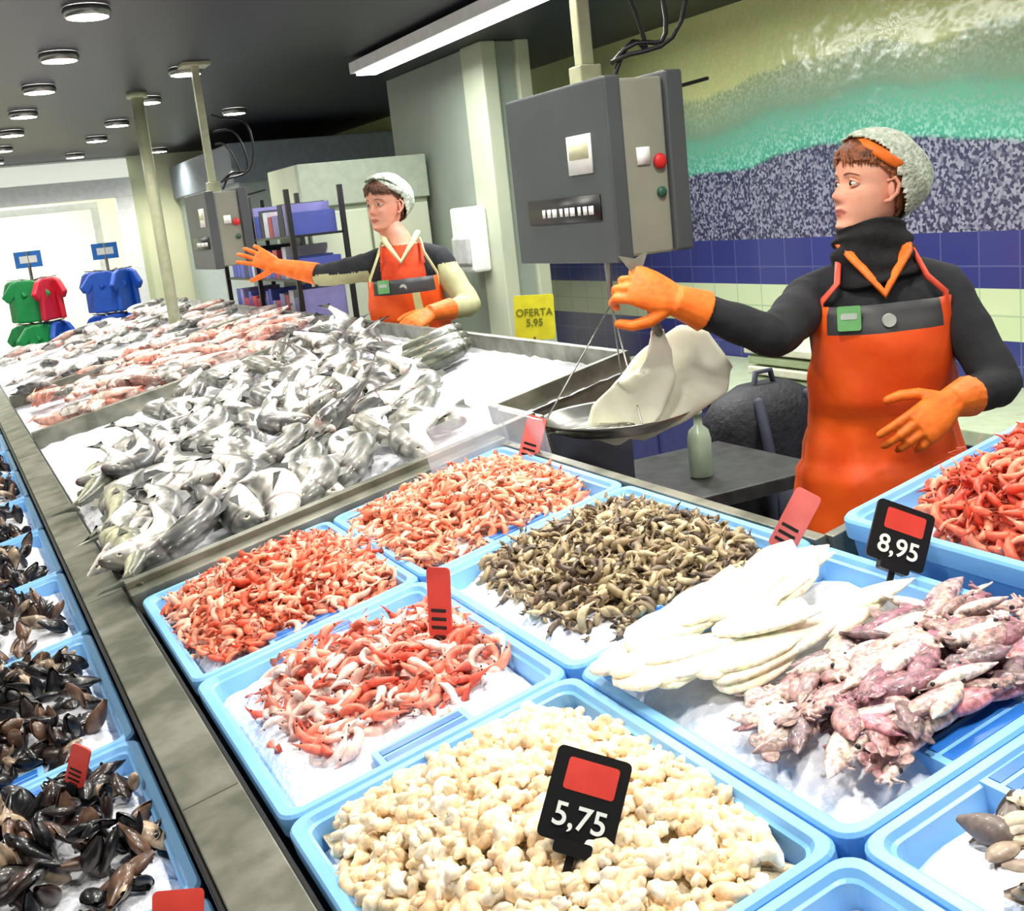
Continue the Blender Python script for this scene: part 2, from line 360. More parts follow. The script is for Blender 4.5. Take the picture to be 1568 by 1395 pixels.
def T_chunk(R=.011,r=.008):
    b=MB(); pts=[];rad=[]
    a0=random.uniform(60,190)
    for i in range(7):
        t=i/6; a=math.radians(-a0/2+a0*t); pts.append((R*math.cos(a)-R*.6+random.gauss(0,.0008),R*math.sin(a)*1.1,random.gauss(0,.0015))); rad.append(r*random.uniform(.85,1.15)*float(np.interp(t,[0,.2,.7,1],[.75,1.15,1,.6])))
    col=[]
    for i in range(11):
        for q in range(9): g=random.uniform(.94,1.05)*(1.0 if q>3 else .96); col.append((g,g*random.uniform(.97,1.0),g*.98))
    b.tube(pts,rad,9,flat=.8,col=col); return b
def T_mussel(L=.06):
    b=MB()
    for sg in (1,-1):
        rings=[]
        for i in range(9):
            t=i/8; w=.5*L*(.06+.46*math.sin(math.pi*min(1,t**.75*.93+.03))); 
            rings.append([V((w*math.cos(a)-.08*L*t*t,L*(t-.5)+.003*sg,sg*w*.62*math.sin(a))) for a in [math.pi*q/7 for q in range(8)]])
        b.loft(rings,closed=False,cap=False,col=(1.0,1.0,1.0))
    return b
def fishtemplate(L=.42,bend=.25,H=.055,W=.034,back=(.16,.17,.17),belly=(.80,.80,.78),k=18):
    b=MB(); back=lin(back); belly=lin(belly); rings=[];cols=[]
    ts=[0,.012,.035,.07,.11,.15,.19,.205,.225,.26,.32,.42,.52,.62,.72,.8,.87,.92,.95]
    hs=[.10,.28,.46,.64,.78,.89,.96,.90,.99,1.02,1.03,1.0,.92,.80,.64,.48,.35,.27,.25]
    def sp(t):
        a=bend*2*(t-.5)
        return V((L*(t-.5),-L*bend*((t-.5)**2)*1.6,0)), V((math.cos(a),-math.sin(a)*1.6,0)).normalized()
    for t,h in zip(ts,hs):
        p,d=sp(t); s=V((-d.y,d.x,0))
        rg=[]
        for q in range(k):
            a=2*math.pi*q/k; rg.append(p+s*H*h*math.cos(a)+V((0,0,W*h**.8*math.sin(a))))
            c=.5+.5*math.cos(a); f=min(1,max(0,(c-.46)/.16))*(.75+.45*random.random()); f=min(1,f)
            cc=[belly[i]*(1-f)+back[i]*f for i in range(3)]
            if abs(t-.205)<.004: cc=[cc[0]*.35,cc[1]*.22,cc[2]*.22]
            if t<.19: cc=[x*.80 for x in cc]
            if t<.02: cc=[cc[0]*.6,cc[1]*.45,cc[2]*.45]
            cols.append(cc)
        rings.append(rg)
    b.loft(rings,col=cols)
    p,d=sp(.94); s=V((-d.y,d.x,0)); g=[x*1.2 for x in back]
    e=p+d*.15*L
    b.add([p+s*.012+V((0,0,.003)),e+s*.12*L,e-d*.03*L,e-s*.12*L,p-s*.012+V((0,0,.003)),p+V((0,0,-.003))],[(0,1,2),(0,2,4),(2,3,4),(5,2,1),(5,3,2)],0,g)
    for t0,t1,hh,sg in ((.3,.42,.028,1),(.46,.8,.018,1),(.5,.8,.016,-1)):
        a,d1=sp(t0); c,d2=sp(t1); m,dm=sp((t0*.7+t1*.3)); sm=V((-dm.y,dm.x,0))*sg
        b.add([a+sm*H*.95,c+sm*H*.42,m+sm*(H+hh),m+dm*.05+sm*(H*.9+hh*.6)],[(0,3,2),(0,1,3)],0,g)
    p,d=sp(.25); s=V((-d.y,d.x,0)); 
    for sg in (1,-1): b.add([p+V((0,0,sg*W)),p+d*.07-s*.03+V((0,0,sg*W*1.08)),p+d*.085-s*.005+V((0,0,sg*W*1.08))],[(0,1,2)],0,g)
    for sg in (1,-1):
        p0,d0=sp(.012); p1,d1=sp(.075); s0=V((-d0.y,d0.x,0))
        b.tube([p0-s0*H*.05+V((0,0,sg*W*.30)),p1-s0*H*.22+V((0,0,sg*W*.66))],[.002,.0015],5,col=(.10,.03,.03))
        p,d=sp(.10); s=V((-d.y,d.x,0)); c=p+s*H*.28+V((0,0,sg*W*.60))
        b.sph(c,(.010,.010,.006),col=(.62,.58,.42)); b.sph(c+V((0,0,sg*.003)),(.0068,.0068,.0055),n=8,m=6,col=(.005,.005,.005))
    return b
def scatter(out,tb,M,col=None):
    vs=[M@V(v) for v in tb.v]
    out.add(vs,tb.f,0,tb.c if col is None else col)
def randrot(flat=.5):
    return Matrix.Rotation(random.uniform(0,6.28),4,'Z')@Matrix.Rotation(random.gauss(0,flat),4,'X')@Matrix.Rotation(random.gauss(0,flat),4,'Y')@Matrix.Rotation(random.choice((0,math.pi)),4,'X')
TR=Matrix.Rotation(-T,4,'Y')
def pile(name,temps,x0,x1,y0,y1,h0,hm,count,pal,flat=.5,scl=(.8,1.2),pw=2,layers=.012,bright=.15,mt=None):
    out=MB(); pal=[lin(c) for c in pal]; k=0
    while k<count:
        u,v=random.uniform(-1,1),random.uniform(-1,1)
        if (abs(u)**3+abs(v)**3)>1.05+random.uniform(-.15,.2): continue
        k+=1
        x=(x0+x1)/2+u*(x1-x0)/2; y=(y0+y1)/2+v*(y1-y0)/2
        h=h0+hm*max(0,(1-abs(u)**pw))*max(0,(1-abs(v)**pw))+random.uniform(-.3,1)*layers
        c=random.choice(pal); f=random.uniform(1-bright,1+bright)
        s=random.uniform(*scl)
        M=Matrix.Translation(Pl(x,y,h))@TR@randrot(flat)@Matrix.Scale(s,4)
        tb=random.choice(temps)
        cols=[tuple(min(1,c[i]*f*q[i]*r_) for i in range(3)) for q,r_ in ((q,.9+.2*random.random()) for q in tb.c)]
        scatter(out,tb,M,cols)
    return out.build(name,[mt or wet])
def under(x0,x1,y0,y1,h0,hm,col,parent,pw=2,nm='pile_base'):
    return mound(x0,x1,y0,y1,h0,hm,nm,parent,mat('base_%d'%(int(col[0]*1000+col[1]*100+col[2]*10)),col,tuple(c*.7 for c in col),rough=.4,scale=70,bump=.8,bscale=120),pw=pw,z0=0)

sh=[T_shrimp(.017,.0070,a,ant=False) for a in (150,190,230)]
shb=[T_shrimp(.0175,.0070,a,ant=False) for a in (110,150,190,90)]
shl=[T_shrimp(.024,.0072,a) for a in (120,160,200)]
chunk=[T_chunk() for _ in range(8)]
PK=[(.96,.52,.38),(.93,.42,.28),(.97,.64,.52),(.88,.36,.24),(.98,.74,.64)]
under(.30,.645,1.83,2.26,-.006,.055,(.88,.44,.32),trays[(0,3)]); pile('shrimp_pile',sh,.275,.65,1.81,2.285,.0,.058,760,PK,scl=(.68,.98))
under(.67,1.03,1.85,2.27,-.006,.05,(.92,.55,.44),trays[(1,3)]); pile('shrimp_pile',sh,.66,1.050,1.81,2.285,.0,.055,760,[(.97,.68,.55),(.96,.60,.46),(.99,.78,.68),(.94,.52,.38)],scl=(.68,.98))
pile('prawn_pile',shl,.310,.625,1.345,1.71,.006,.035,300,[(.94,.46,.36),(.96,.56,.46),(.98,.80,.74),(.89,.36,.27),(.98,.90,.87)],scl=(.75,1.05),pw=1.6)
under(.74,1.04,1.31,1.74,-.006,.05,(.44,.37,.28),trays[(1,2)]); pile('brown_shrimp_pile',shb,.715,1.055,1.29,1.76,.0,.052,900,[(.66,.58,.44),(.54,.46,.35),(.78,.72,.57),(.36,.30,.25),(.62,.55,.41),(.74,.66,.52),(.44,.37,.30)],flat=.6,scl=(.68,.95))
under(.285,.62,.765,1.235,-.004,.065,(.96,.88,.73),trays[(0,1)],pw=2); pile('peeled_shrimp_pile',chunk,.27,.635,.765,1.24,.0,.066,1150,[(.99,.92,.79),(.98,.88,.71),(1,.96,.88),(.97,.84,.67)],bright=.05,scl=(.75,1.25))
for ri in (0,1):
    under(1.17,1.55,R[ri]+.05,R[ri+1]-.06,.03,.05,(.84,.34,.24),trays[(2,ri)]); pile('red_prawn_pile',shl,1.15,1.565,R[ri]+.045,R[ri+1]-.05,.035,.055,460,[(.92,.40,.28),(.86,.30,.20),(.96,.56,.43)],scl=(.7,1.0))
clam=T_mussel(.042)
pile('clam_pile',[clam],.70,1.03,.28,.70,.0,.05,260,[(.82,.76,.66),(.62,.55,.48),(.93,.88,.80),(.45,.40,.38)],scl=(.9,1.3))
pile('clam_pile',[clam],.29,.62,.28,.70,.0,.04,120,[(.82,.76,.66),(.62,.55,.48),(.93,.88,.80)])
mu=T_mussel(.062)
PB=[(.08,.08,.09),(.12,.10,.09),(.10,.10,.12),(.20,.14,.12),(.07,.07,.09),(.38,.28,.22),(.62,.54,.45)]
for i in range(len(LY)-1):
    if i<8:
        pile('mussel_pile',[mu],-.25,.118,LY[i]+.035,LY[i+1]-.035,-.045,.045,90 if i>2 else 240,PB,flat=.9,scl=(.7,1.1),layers=.02,mt=matcol('wet_shell',rough=.33,scale=50,amt=.7,bump=.3,coat=.3))
# squid
def squid(out,M,L,r,col,tent=True,fin=True,flat=.6):
    b=MB(); c=lin(col)
    def cc(n): return [tuple(min(1,q*random.uniform(.85,1.12)) for q in c) for _ in range(n)]
    b.tube([(0,L*t,0) for t in (0,.1,.3,.5,.7,.85,1)],[r*q for q in (.85,1,1.05,.95,.75,.45,.1)],14,flat=flat,col=cc(14*11))
    if fin:
        for sg in (-1,1):
            b.sph((sg*r*.75,L*.80,0),(r*.75,L*.15,r*.10),n=12,m=6,col=cc(12*7))
    if tent:
        b.sph((0,-r*.7,0),(r*.7,r*.8,r*.5),col=c)
        for sg in (-1,1): b.sph((sg*r*.62,-r*.7,r*.15),r*.2,n=8,m=6,col=(.01,.01,.02))
        for q in range(8):
            a=(q-3.5)*.16; l=L*random.uniform(.18,.30); ph=random.uniform(-2,2)
            pts=[(math.sin(a)*l*t+.010*math.sin(ph+t*7)*t,-r*1.2-math.cos(a)*l*t,.006*math.sin(ph*2+t*6)*t) for t in (0,.2,.4,.6,.8,1)]
            b.tube(pts,[r*.28,r*.26,r*.23,r*.2,r*.16,r*.09],6,col=c)
    scatter(out,b,M)
out=MB()
for k in range(58):
    x=random.uniform(.71,1.00); y=1.14+random.uniform(-.10,.08)
    h=.012+.05*max(0,1-((x-.86)/.22)**2)*max(0,1-((y-1.14)/.13)**2)+random.uniform(0,.008)
    ang=-math.pi/2+random.gauss(0,.30)
    squid(out,Matrix.Translation(Pl(x-.05,y,h))@TR@Matrix.Rotation(ang,4,'Z')@Matrix.Rotation(random.gauss(0,.15),4,'Y'),random.uniform(.09,.125),random.uniform(.024,.034),random.choice([(.97,.94,.84),(.95,.91,.79),(.98,.96,.90)]),tent=False,fin=False,flat=.28)
out.build('white_squid_pile',[wet])
t_=trays[(1,1)]
under(.735,1.035,.80,.99,-.004,.045,(.62,.46,.47),t_,pw=2)
out=MB()
for k in range(110):
    x=random.uniform(.735,1.035); y=.895+random.uniform(-.10,.09); h=.012+.045*max(0,1-((y-.895)/.12)**2)*max(0,1-((x-.89)/.19)**2)+random.uniform(0,.010)
    squid(out,Matrix.Translation(Pl(x,y,h))@TR@Matrix.Rotation(-1.4+random.gauss(0,.6)+random.choice((0,math.pi)),4,'Z')@Matrix.Rotation(random.gauss(0,.4),4,'Y'),random.uniform(.045,.075),random.uniform(.011,.017),random.choice([(.68,.50,.50),(.76,.62,.60),(.58,.40,.44),(.84,.74,.70),(.50,.41,.42),(.78,.52,.55),(.88,.80,.77),(.64,.52,.50)]),tent=k%2==0,fin=k%3==0,flat=.55)
out.build('purple_squid_pile',[matcol('wet_squid',rough=.35,scale=130,amt=.65,bump=.4,coat=.3)])

# ------------------------------------------------------------ fish slab (ice + fish)
iceb=empty('ice_bed')
mound(.243,1.2,2.385,2.62,-.03,.02,'ice_front',iceb,ice,pw=8,n=40,amp=.006,z0=.01)
mound(.243,1.6,2.60,4.74,-.03,.02,'ice_near',iceb,ice,pw=8,n=60,amp=.006,z0=.01)
mound(.243,1.6,4.78,6.15,-.03,.02,'ice_mid',iceb,ice,pw=6,n=40,amp=.006,z0=.01)
mound(.243,1.6,6.19,9.2,-.03,.02,'ice_far',iceb,ice,pw=6,n=40,amp=.006,z0=.01)
F=[fishtemplate(.37,bd,.060,.036,bk_,be) for bd,bk_,be in ((.5,(.30,.31,.30),(.93,.91,.88)),(.9,(.36,.37,.35),(.96,.94,.91)),(.7,(.24,.25,.25),(.90,.88,.85)),(.8,(.42,.42,.38),(.97,.95,.93)),(-.6,(.28,.29,.28),(.94,.92,.89)))]
FL=fishtemplate(.46,.3,.048,.034,(.26,.28,.24),(.76,.76,.64))
out=MB()
for ri,(yy,xa,xb,n) in enumerate(((2.55,.36,1.03,9),(2.76,.34,1.14,10),(2.98,.34,1.22,11),(3.22,.36,1.26,11),(3.48,.40,1.32,10),(3.74,.46,1.38,9),(4.0,.54,1.42,8),(4.25,.66,1.46,7),(4.48,.8,1.5,6))):
    for k in range(n):
        x=xa+(xb-xa)*k/(n-1)+random.gauss(0,.015); y=yy+.10*(x-.3)+random.gauss(0,.025)
        if y>4.60 or (y<2.70 and x>1.0): continue
        ang=math.radians(66+random.gauss(0,14)+(14 if ri%2 else -6))
        flip=Matrix.Rotation(math.pi,4,'X') if random.random()<.5 else Matrix.Identity(4)
        M=Matrix.Translation(Pl(x,y,.034+.014*random.random()+ .012*(k%2)))@TR@Matrix.Rotation(ang,4,'Z')@Matrix.Rotation(random.gauss(0,.35),4,'X')@Matrix.Rotation(-.14,4,'Y')@flip@Matrix.Scale(random.uniform(.70,.88),4)
        scatter(out,random.choice(F),M)
for x,y,a in ((1.34,3.36,192),(1.38,3.50,188),(1.44,3.66,190),(.33,3.45,255),(.34,3.05,260),(.30,2.62,268)):
    scatter(out,FL,Matrix.Translation(Pl(x,y,.035))@TR@Matrix.Rotation(math.radians(a),4,'Z')@Matrix.Scale(.95,4))
out.build('hake_pile',[wetf])
out=MB(); F2=[fishtemplate(.32,.3,.048,.030,bk_,be) for bk_,be in (((.60,.44,.40),(.92,.84,.80)),((.42,.42,.40),(.90,.87,.84)),((.84,.52,.44),(.95,.82,.76)),((.86,.64,.57),(.96,.87,.83)))]
for k in range(140):
    x=random.uniform(.32,1.5); y=random.uniform(4.85,6.1)
    if x>1.2 and y<5.2: continue
    scatter(out,random.choice(F2),Matrix.Translation(Pl(x,y,.02+.05*random.random()))@TR@Matrix.Rotation(random.uniform(-.5,.9)+math.pi/2*random.choice((0,1)),4,'Z')@Matrix.Rotation(random.gauss(0,.3),4,'X')@Matrix.Scale(random.uniform(.5,.85),4))
for k in range(90):
    x=random.uniform(.32,1.5); y=random.uniform(6.3,8.8)
    scatter(out,random.choice(F2[:2]+F[:2]),Matrix.Translation(Pl(x,y,.02+.05*random.random()))@TR@Matrix.Rotation(random.uniform(0,6),4,'Z')@Matrix.Scale(random.uniform(.5,.85),4))
out.build('mixed_fish_pile',[wetf])

# ------------------------------------------------------------ price tags
def textobj(s,M,size,m,parent):
    c=bpy.data.curves.new('txt','FONT'); c.body=s; c.size=size; c.align_x='CENTER'; c.align_y='CENTER'; c.extrude=.0006; c.offset=.0004
    o=bpy.data.objects.new('lettering',c); sc.collection.objects.link(o); c.materials.append(m); o.parent=parent; o.matrix_world=M; return o
def tag(x,y,h,w,ht,facing,lean,kind,text=None):
    e=empty('price_tag'); p=Pl(x,y,h)
    Z=V(facing).normalized(); up=V((0,0,1)); X=up.cross(Z).normalized(); up=Z.cross(X)
    R2=Matrix.Rotation(math.radians(lean),3,Z); up=R2@up
    M=frame(p,up,Z)
    b=MB(); o=rrect(-w/2,w/2,0,ht,.006,3)
    b.prism(o,.004,M,0 if kind=='black' else 1)
    if kind=='black': b.prism(rrect(-w*.32,w*.36,ht*.55,ht*.90,.003,2),.0052,M,1)
    else:
        for q in (.12,.24,.36): b.prism(rrect(-w*.36,w*.30,ht*q,ht*(q+.05),.001,2),.0050,M,0)
    L=max(h,0)+.02
    b.prism([(-.004,-L),(.004,-L),(.004,.01),(-.004,.01)],.003,M,0)
    b.prism(rrect(-w*.25,w*.25,-.010,.004,.003,2),.014,M,0)
    b.build('board',[blackm,redm if kind!='pink' else pinkm],e,smooth=False)
    if text: textobj(text,M@Matrix.Translation((0,ht*.27,.0035)),w*.42,white,e)
tag(.452,.885,.068,.074,.088,(-.35,-.75,.55),-22,'black','5,75')
tag(1.045,1.075,.045,.080,.080,(-.25,-.9,.4),-28,'black','8,95')
tag(1.03,1.29,.022,.040,.095,(-.75,-.6,.2),-28,'pink')
tag(.575,1.51,.030,.038,.105,(-.75,-.6,.15),0,'red')
tag(1.065,2.17,.005,.045,.10,(-.75,-.6,.2),-16,'pink')
tag(.045,1.67,.0,.032,.060,(-.7,-.7,.2),-18,'red')
tag(.10,1.19,-.01,.055,.055,(-.2,-.9,.5),-8,'red')
b=MB(); slab(b,.9,1.095,2.300,2.304,.0,.12); slab(b,1.09,1.094,2.1,2.304,.0,.10); b.build('clear_divider',[glass],smooth=False)

# ------------------------------------------------------------ hanging scale
dgrey=mat('scale_dark_grey',(.29,.31,.32),(.25,.27,.28),rough=.5,scale=4)
lgrey=mat('scale_light_grey',(.54,.55,.49),(.49,.50,.45),rough=.45,scale=4)
def hanging_scale(x0,y0,x1,y1,z0,z1,pan=None):
    e=empty('hanging_scale'); b=MB()
    b.box((x0+.035,y0,z0),(x1-.05,y1,z1),1)
    b.box((x0,y0-.005,z0-.01),(x0+.045,y1+.005,z1+.008),0)
    b.box((x1-.05,y0-.012,z0+.0),(x1,y1+.005,z1+.012),0)
    b.build('housing',[dgrey,lgrey],e,smooth=False,bevel=.006)
    b=MB(); ym=(y0+y1)/2
    b.box((x0-.004,y0+.05,z0+.09),(x0,y1-.08,z0+.15),2); 
    for q in range(9): b.box((x0-.006,y0+.08+q*.03,z0+.105),(x0-.003,y0+.1+q*.03-.004*(q%3),z0+.125),0)
    b.box((x0-.004,y0+.07,z0+.20),(x0,y0+.18,z0+.29),0)
    b.box((x0-.006,y0+.08,z0+.235),(x0-.003,y0+.17,z0+.28),1)
    b.sph(((x0+x1)/2+.03,y0-.006,z0+.21),(.018,.010,.018),3); b.sph(((x0+x1)/2+.03,y0-.004,z0+.14),(.013,.008,.013),4)
    b.box(((x0+x1)/2-.03,y0-.004,z0+.205),((x0+x1)/2+.005,y0,z0+.245),0)
    b.build('display_panel',[white,mat('lcd',(.80,.80,.66)),blackm,mat('red_button',(.80,.12,.12)),mat('green_button',(.12,.32,.24))],e,smooth=True)
    b=MB(); xc=(x0+x1)/2
    b.box((xc-.03,ym-.03,z1),(xc+.03,ym+.03,z1+.06),0); b.box((xc-.018,ym-.018,z1+.06),(xc+.018,ym+.018,CEIL),0)
    b.box((xc-.07,ym-.07,CEIL-.02),(xc+.07,ym+.07,CEIL),0)
    b.build('ceiling_pole',[mat('pole_cream',(.66,.67,.55),rough=.4)],e,smooth=False,bevel=.004)
    b=MB()
    for q in range(3):
        pts=[]
        for k in range(15):
            t=k/14; a=t*math.pi
            pts.append((xc+.03+.10*math.sin(a)*(1+.3*q),ym-.05-.05*q*math.sin(a)-.03,z1+.02+(.20+.1*q)*t+.04*math.sin(t*9+q)))
        b.tube(pts,.006,6)
    b.tube([(x1-.02,y0+.05,z1-.03),(x1+.04,y0+.04,z1-.02),(x1+.10,y0+.03,z1-.01)],.005,6)
    b.build('cables',[blackm],e)
    if pan:
        px,py,pz=pan
        b=MB(); rings=[]
        for r,z in ((.02,-.03),(.09,-.028),(.14,-.012),(.175,.015),(.18,.018),(.172,.010),(.13,-.018),(.02,-.024)):
            rings.append([V((px+r*1.05*math.cos(2*math.pi*k/36),py+r*math.sin(2*math.pi*k/36),pz+z)) for k in range(36)])
        b.loft(rings,0)
        for a in (.9,2.4,4.5):
            b.tube([(px+.172*math.cos(a),py+.17*math.sin(a),pz+.015),(xc-.02,ym-.06,z0-.12)],.002,6)
        b.tube([(xc-.02,ym-.06,z0),(xc-.02,ym-.06,z0-.13)],[.010,.006],10)
        b.build('weighing_pan',[steel],e)
    return e
hanging_scale(1.42,2.31,1.63,2.80,1.50,1.90,pan=(1.40,2.34,1.12))
# large flat white-bellied fish, held up by the tail and folding into the pan
b=MB()
def leaf(b,cl,ws,th,wdir,mi=0,n=28,fold=.25):
    rings=[]; cl=[V(c) for c in cl]; m=21
    for i in range(m):
        t=i/(m-1)*(len(cl)-1); k=min(int(t),len(cl)-2); f=t-k; f=f*f*(3-2*f); c=cl[k].lerp(cl[k+1],t-k); w=ws[k]*(1-f)+ws[k+1]*f
        tn=(cl[k+1]-cl[k]).normalized(); wd_=V(wdir); wd_=(wd_-tn*wd_.dot(tn)).normalized(); nn=tn.cross(wd_).normalized()
        h=th*min(1,w/.05)
        rings.append([c+wd_*w*math.cos(a)+nn*(h*math.sin(a)+fold*w*math.cos(a)**2+.003*math.sin(i*.7+3*a)) for a in [2*math.pi*q/n for q in range(n)]])
    b.loft(rings,mi)
ir=V((.903,-.429,0))
leaf(b,[(1.425,2.175,1.34),(1.435,2.19,1.28),(1.43,2.21,1.23),(1.39,2.24,1.175),(1.33,2.27,1.135),(1.29,2.29,1.115)],[.015,.030,.050,.066,.060,.02],.020,ir,0)
leaf(b,[(1.33,2.30,1.115),(1.40,2.26,1.155),(1.48,2.24,1.205),(1.56,2.21,1.25),(1.60,2.195,1.275)],[.03,.080,.100,.098,.060],.024,(-.45,.25,1),0,fold=.15)
b.tube([(1.425,2.175,1.34),(1.405,2.168,1.39),(1.387,2.164,1.43),(1.380,2.165,1.465)],[.017,.013,.012,.018],12,1,flat=.6)
b.add([V((1.380,2.165,1.455)),V((1.345,2.185,1.515)),V((1.375,2.165,1.505)),V((1.405,2.155,1.52))],[(0,1,2),(0,2,3)],1)
b.build('flat_fish_held',[mat('fish_white_belly',(.96,.96,.88),(.90,.90,.81),rough=.35,scale=10,bump=.25,bscale=25),mat('fish_grey_tail',(.50,.52,.46),(.36,.38,.34),rough=.4,scale=30)])
b=MB(); M=Matrix.Translation((1.28,2.25,1.125))@Matrix.Rotation(2.6,4,'Z')@Matrix.Scale(.42,4); scatter(b,FL,M)
b.build('weighed_fish',[wetf])

# ------------------------------------------------------------ people
skin=mat('skin',(.93,.70,.59),(.89,.60,.50),rough=.6,scale=14,sss=.12,bump=.08,bscale=200)
lipm=mat('lips',(.76,.42,.38),rough=.5); eyew=mat('eye_white',(.84,.83,.81),rough=.3); iris=mat('iris',(.15,.10,.07),rough=.1)
def sm(tab,zs):
    g=np.linspace(-.115,.115,400); y=np.interp(g,zs,tab); k=np.exp(-np.linspace(-2,2,17)**2); k/=k.sum()
    y2=np.convolve(np.pad(y,8,'edge'),k,'valid'); return lambda z: float(np.interp(z,g,y2))
zf=[-.115,-.112,-.10,-.085,-.075,-.065,-.055,-.045,-.02,0,.02,.035,.06,.08,.10,.108,.113,.115]
fr=sm([.045,.060,.078,.075,.076,.080,.081,.080,.078,.075,.082,.086,.083,.072,.046,.028,.012,-.005],zf)
bk=sm([.02,.0,-.02,-.045,-.055,-.065,-.072,-.078,-.088,-.093,-.096,-.097,-.092,-.08,-.055,-.04,-.025,-.01],zf)
wd=sm([.008,.022,.036,.046,.051,.055,.058,.061,.067,.070,.073,.074,.072,.064,.044,.031,.016,.002],zf)
def hp(z,th,off=0):
    zz=max(-.115,min(.115,z)); f,bb,w=fr(zz),bk(zz),wd(zz)
    yc=(f+bb)/2; hd=(f-bb)/2; c,s=math.cos(th),math.sin(th)
    x=(w+off)*math.copysign(abs(c)**.92,c); y=yc+(hd+off)*s
    if off==0 and s>0:
        g=lambda x0,z0,sx,sz:math.exp(-((x-x0)/sx)**2-((z-z0)/sz)**2)
        if -.05<z<.03:
            a=np.interp(z,[-.047,-.040,-.032,-.026,.0,.018,.03],[0,.010,.022,.021,.008,.003,0]); sg=np.interp(z,[-.045,-.03,0,.03],[.014,.0125,.009,.009])
            y+=float(a)*math.exp(-(x/float(sg))**2)
        y+=.003*(g(.012,-.038,.005,.006)+g(-.012,-.038,.005,.006))
        y-=.008*(g(.031,0,.016,.012)+g(-.031,0,.016,.012))
        y+=.004*(g(.03,.02,.02,.007)+g(-.03,.02,.02,.007))
        y+=.005*(g(.038,-.03,.02,.02)+g(-.038,-.03,.02,.02))
        y+=.0045*(g(0,-.061,.018,.0045)+g(0,-.072,.016,.005)); y-=.003*g(0,-.066,.02,.0022)
        y+=.004*g(0,-.10,.016,.012)
    return V((x,y,z))
def head(e,pos,fwd,up,haircol,captype):
    M=frame(pos,fwd,up)
    b=MB(); nz,nt_=84,72; rings=[]
    for i in range(nz+1):
        z=-.115*math.cos(math.pi*i/nz); rings.append([hp(z,2*math.pi*k/nt_) for k in range(nt_)])
    vs=[p for r in rings for p in r]; fs=[];mi=[]
    for i in range(nz):
        for j in range(nt_):
            k=(j+1)%nt_; f=(i*nt_+j,i*nt_+k,(i+1)*nt_+k,(i+1)*nt_+j); fs.append(f); c=(vs[f[0]]+vs[f[2]])/2
            mi.append(1 if (c.y>.06 and abs(c.x)<.024 and abs(c.z+.066)<.0095*(1-(c.x/.026)**2)) else 0)
    fs.append(tuple(range(nt_-1,-1,-1)));fs.append(tuple(nz*nt_+j for j in range(nt_))); mi+=[0,0]
    b.add([M@v for v in vs],fs); b.m=mi
    for sg in (-1,1):
        c=V((sg*.069,-.006,-.012)); 
        b.tube([M@(c+V((sg*.004,.010,-.026))),M@(c+V((sg*.006,0,-.024))),M@(c+V((sg*.011,-.014,-.006))),M@(c+V((sg*.013,-.016,.014))),M@(c+V((sg*.009,-.006,.027))),M@(c+V((sg*.004,.008,.02)))],[.004,.0055,.005,.005,.005,.004],8)
        b.sph(M@(c+V((sg*.003,-.003,0))),(.007,.010,.020),n=10,m=8)
    b.build('head',[skin,lipm],e)
    b=MB(); lm=MB()
    for sg in (-1,1):
        c=V((sg*.031,.0630,.0))
        R3=M.to_3x3()
        b.sph(M@c,(.0130,.0125,.0070),0,n=16,m=10,M=R3)
        ic=c+V((0,.0093,0)); b.sph(M@ic,(.0058,.0040,.0060),1,n=12,m=8,M=R3)
        lid=[V((sg*.031+dx,.0740-8*dx*dx*8,.0066-dx*dx*38)) for dx in (-.013,-.008,0,.008,.013)]
        lm.tube([M@p for p in lid],.0013,6,0)
        lid=[V((sg*.031+dx,.0738-8*dx*dx*8,.0094-dx*dx*38)) for dx in (-.014,-.008,0,.008,.014)]
        lm.tube([M@p for p in lid],.0030,8,2)
        lid=[V((sg*.031+dx,.0725-8*dx*dx*8,-.0072+dx*dx*35)) for dx in (-.012,-.006,0,.006,.012)]
        lm.tube([M@p for p in lid],.0018,6,2)
        br=[V((sg*(.016+q*.008),.0828-.0035*q*q*.35,.0195+.0035*math.sin(q*.9))) for q in (0,1,2,3,4)]
        lm.tube([M@p for p in br],[.0018,.0022,.0020,.0016,.001],6,1)
    b.build('eyes',[eyew,iris],e); lm.build('brows_and_lids',[mat('lash',(.22,.14,.11)),mat('brow_'+e.name,tuple(c*.8 for c in haircol)),skin],e)
    def shell(nm,off,ys,hs,m,bulge=0,wr=0):
        b=MB(); vs=[];fs=[]; nz2,n2=60,72
        for i in range(nz2+1):
            z=-.115*math.cos(math.pi*i/nz2)
            for k in range(n2):
                th=2*math.pi*k/n2; p=hp(z,th,off+wr*math.sin(th*19+3*z*60)*.5+wr*math.sin(th*7+z*90)); p.z+=off*max(0,z)/.115
                if bulge and p.y<0: p.y-=bulge*math.exp(-((z-.01)/.06)**2)*min(1,-p.y/.06)
                vs.append(p)
        for i in range(nz2):
            for j in range(n2):
                k=(j+1)%n2; f=(i*n2+j,i*n2+k,(i+1)*n2+k,(i+1)*n2+j); c=(vs[f[0]]+vs[f[2]])/2
                if c.z>np.interp(c.y,ys,hs): fs.append(f)
        fs.append(tuple(nz2*n2+j for j in range(n2)))
        b.add([M@v for v in vs],fs); o=b.build(nm,[m],e)
        s=o.modifiers.new('s','SOLIDIFY'); s.thickness=.004; s.offset=0
    hm=mat('hair_'+e.name,haircol,tuple(c*.55 for c in haircol),rough=.4,scale=60,bump=.8,bscale=120)
    shell('hair',.006,[-.11,-.05,-.03,.0,.03,.06,.1],[-.085,-.08,-.04,.020,.040,.050,.055],hm,wr=.0015)
    capm=mat('hair_net',(.90,.92,.86),(.66,.73,.64),rough=.6,scale=90,bump=.8,bscale=120)
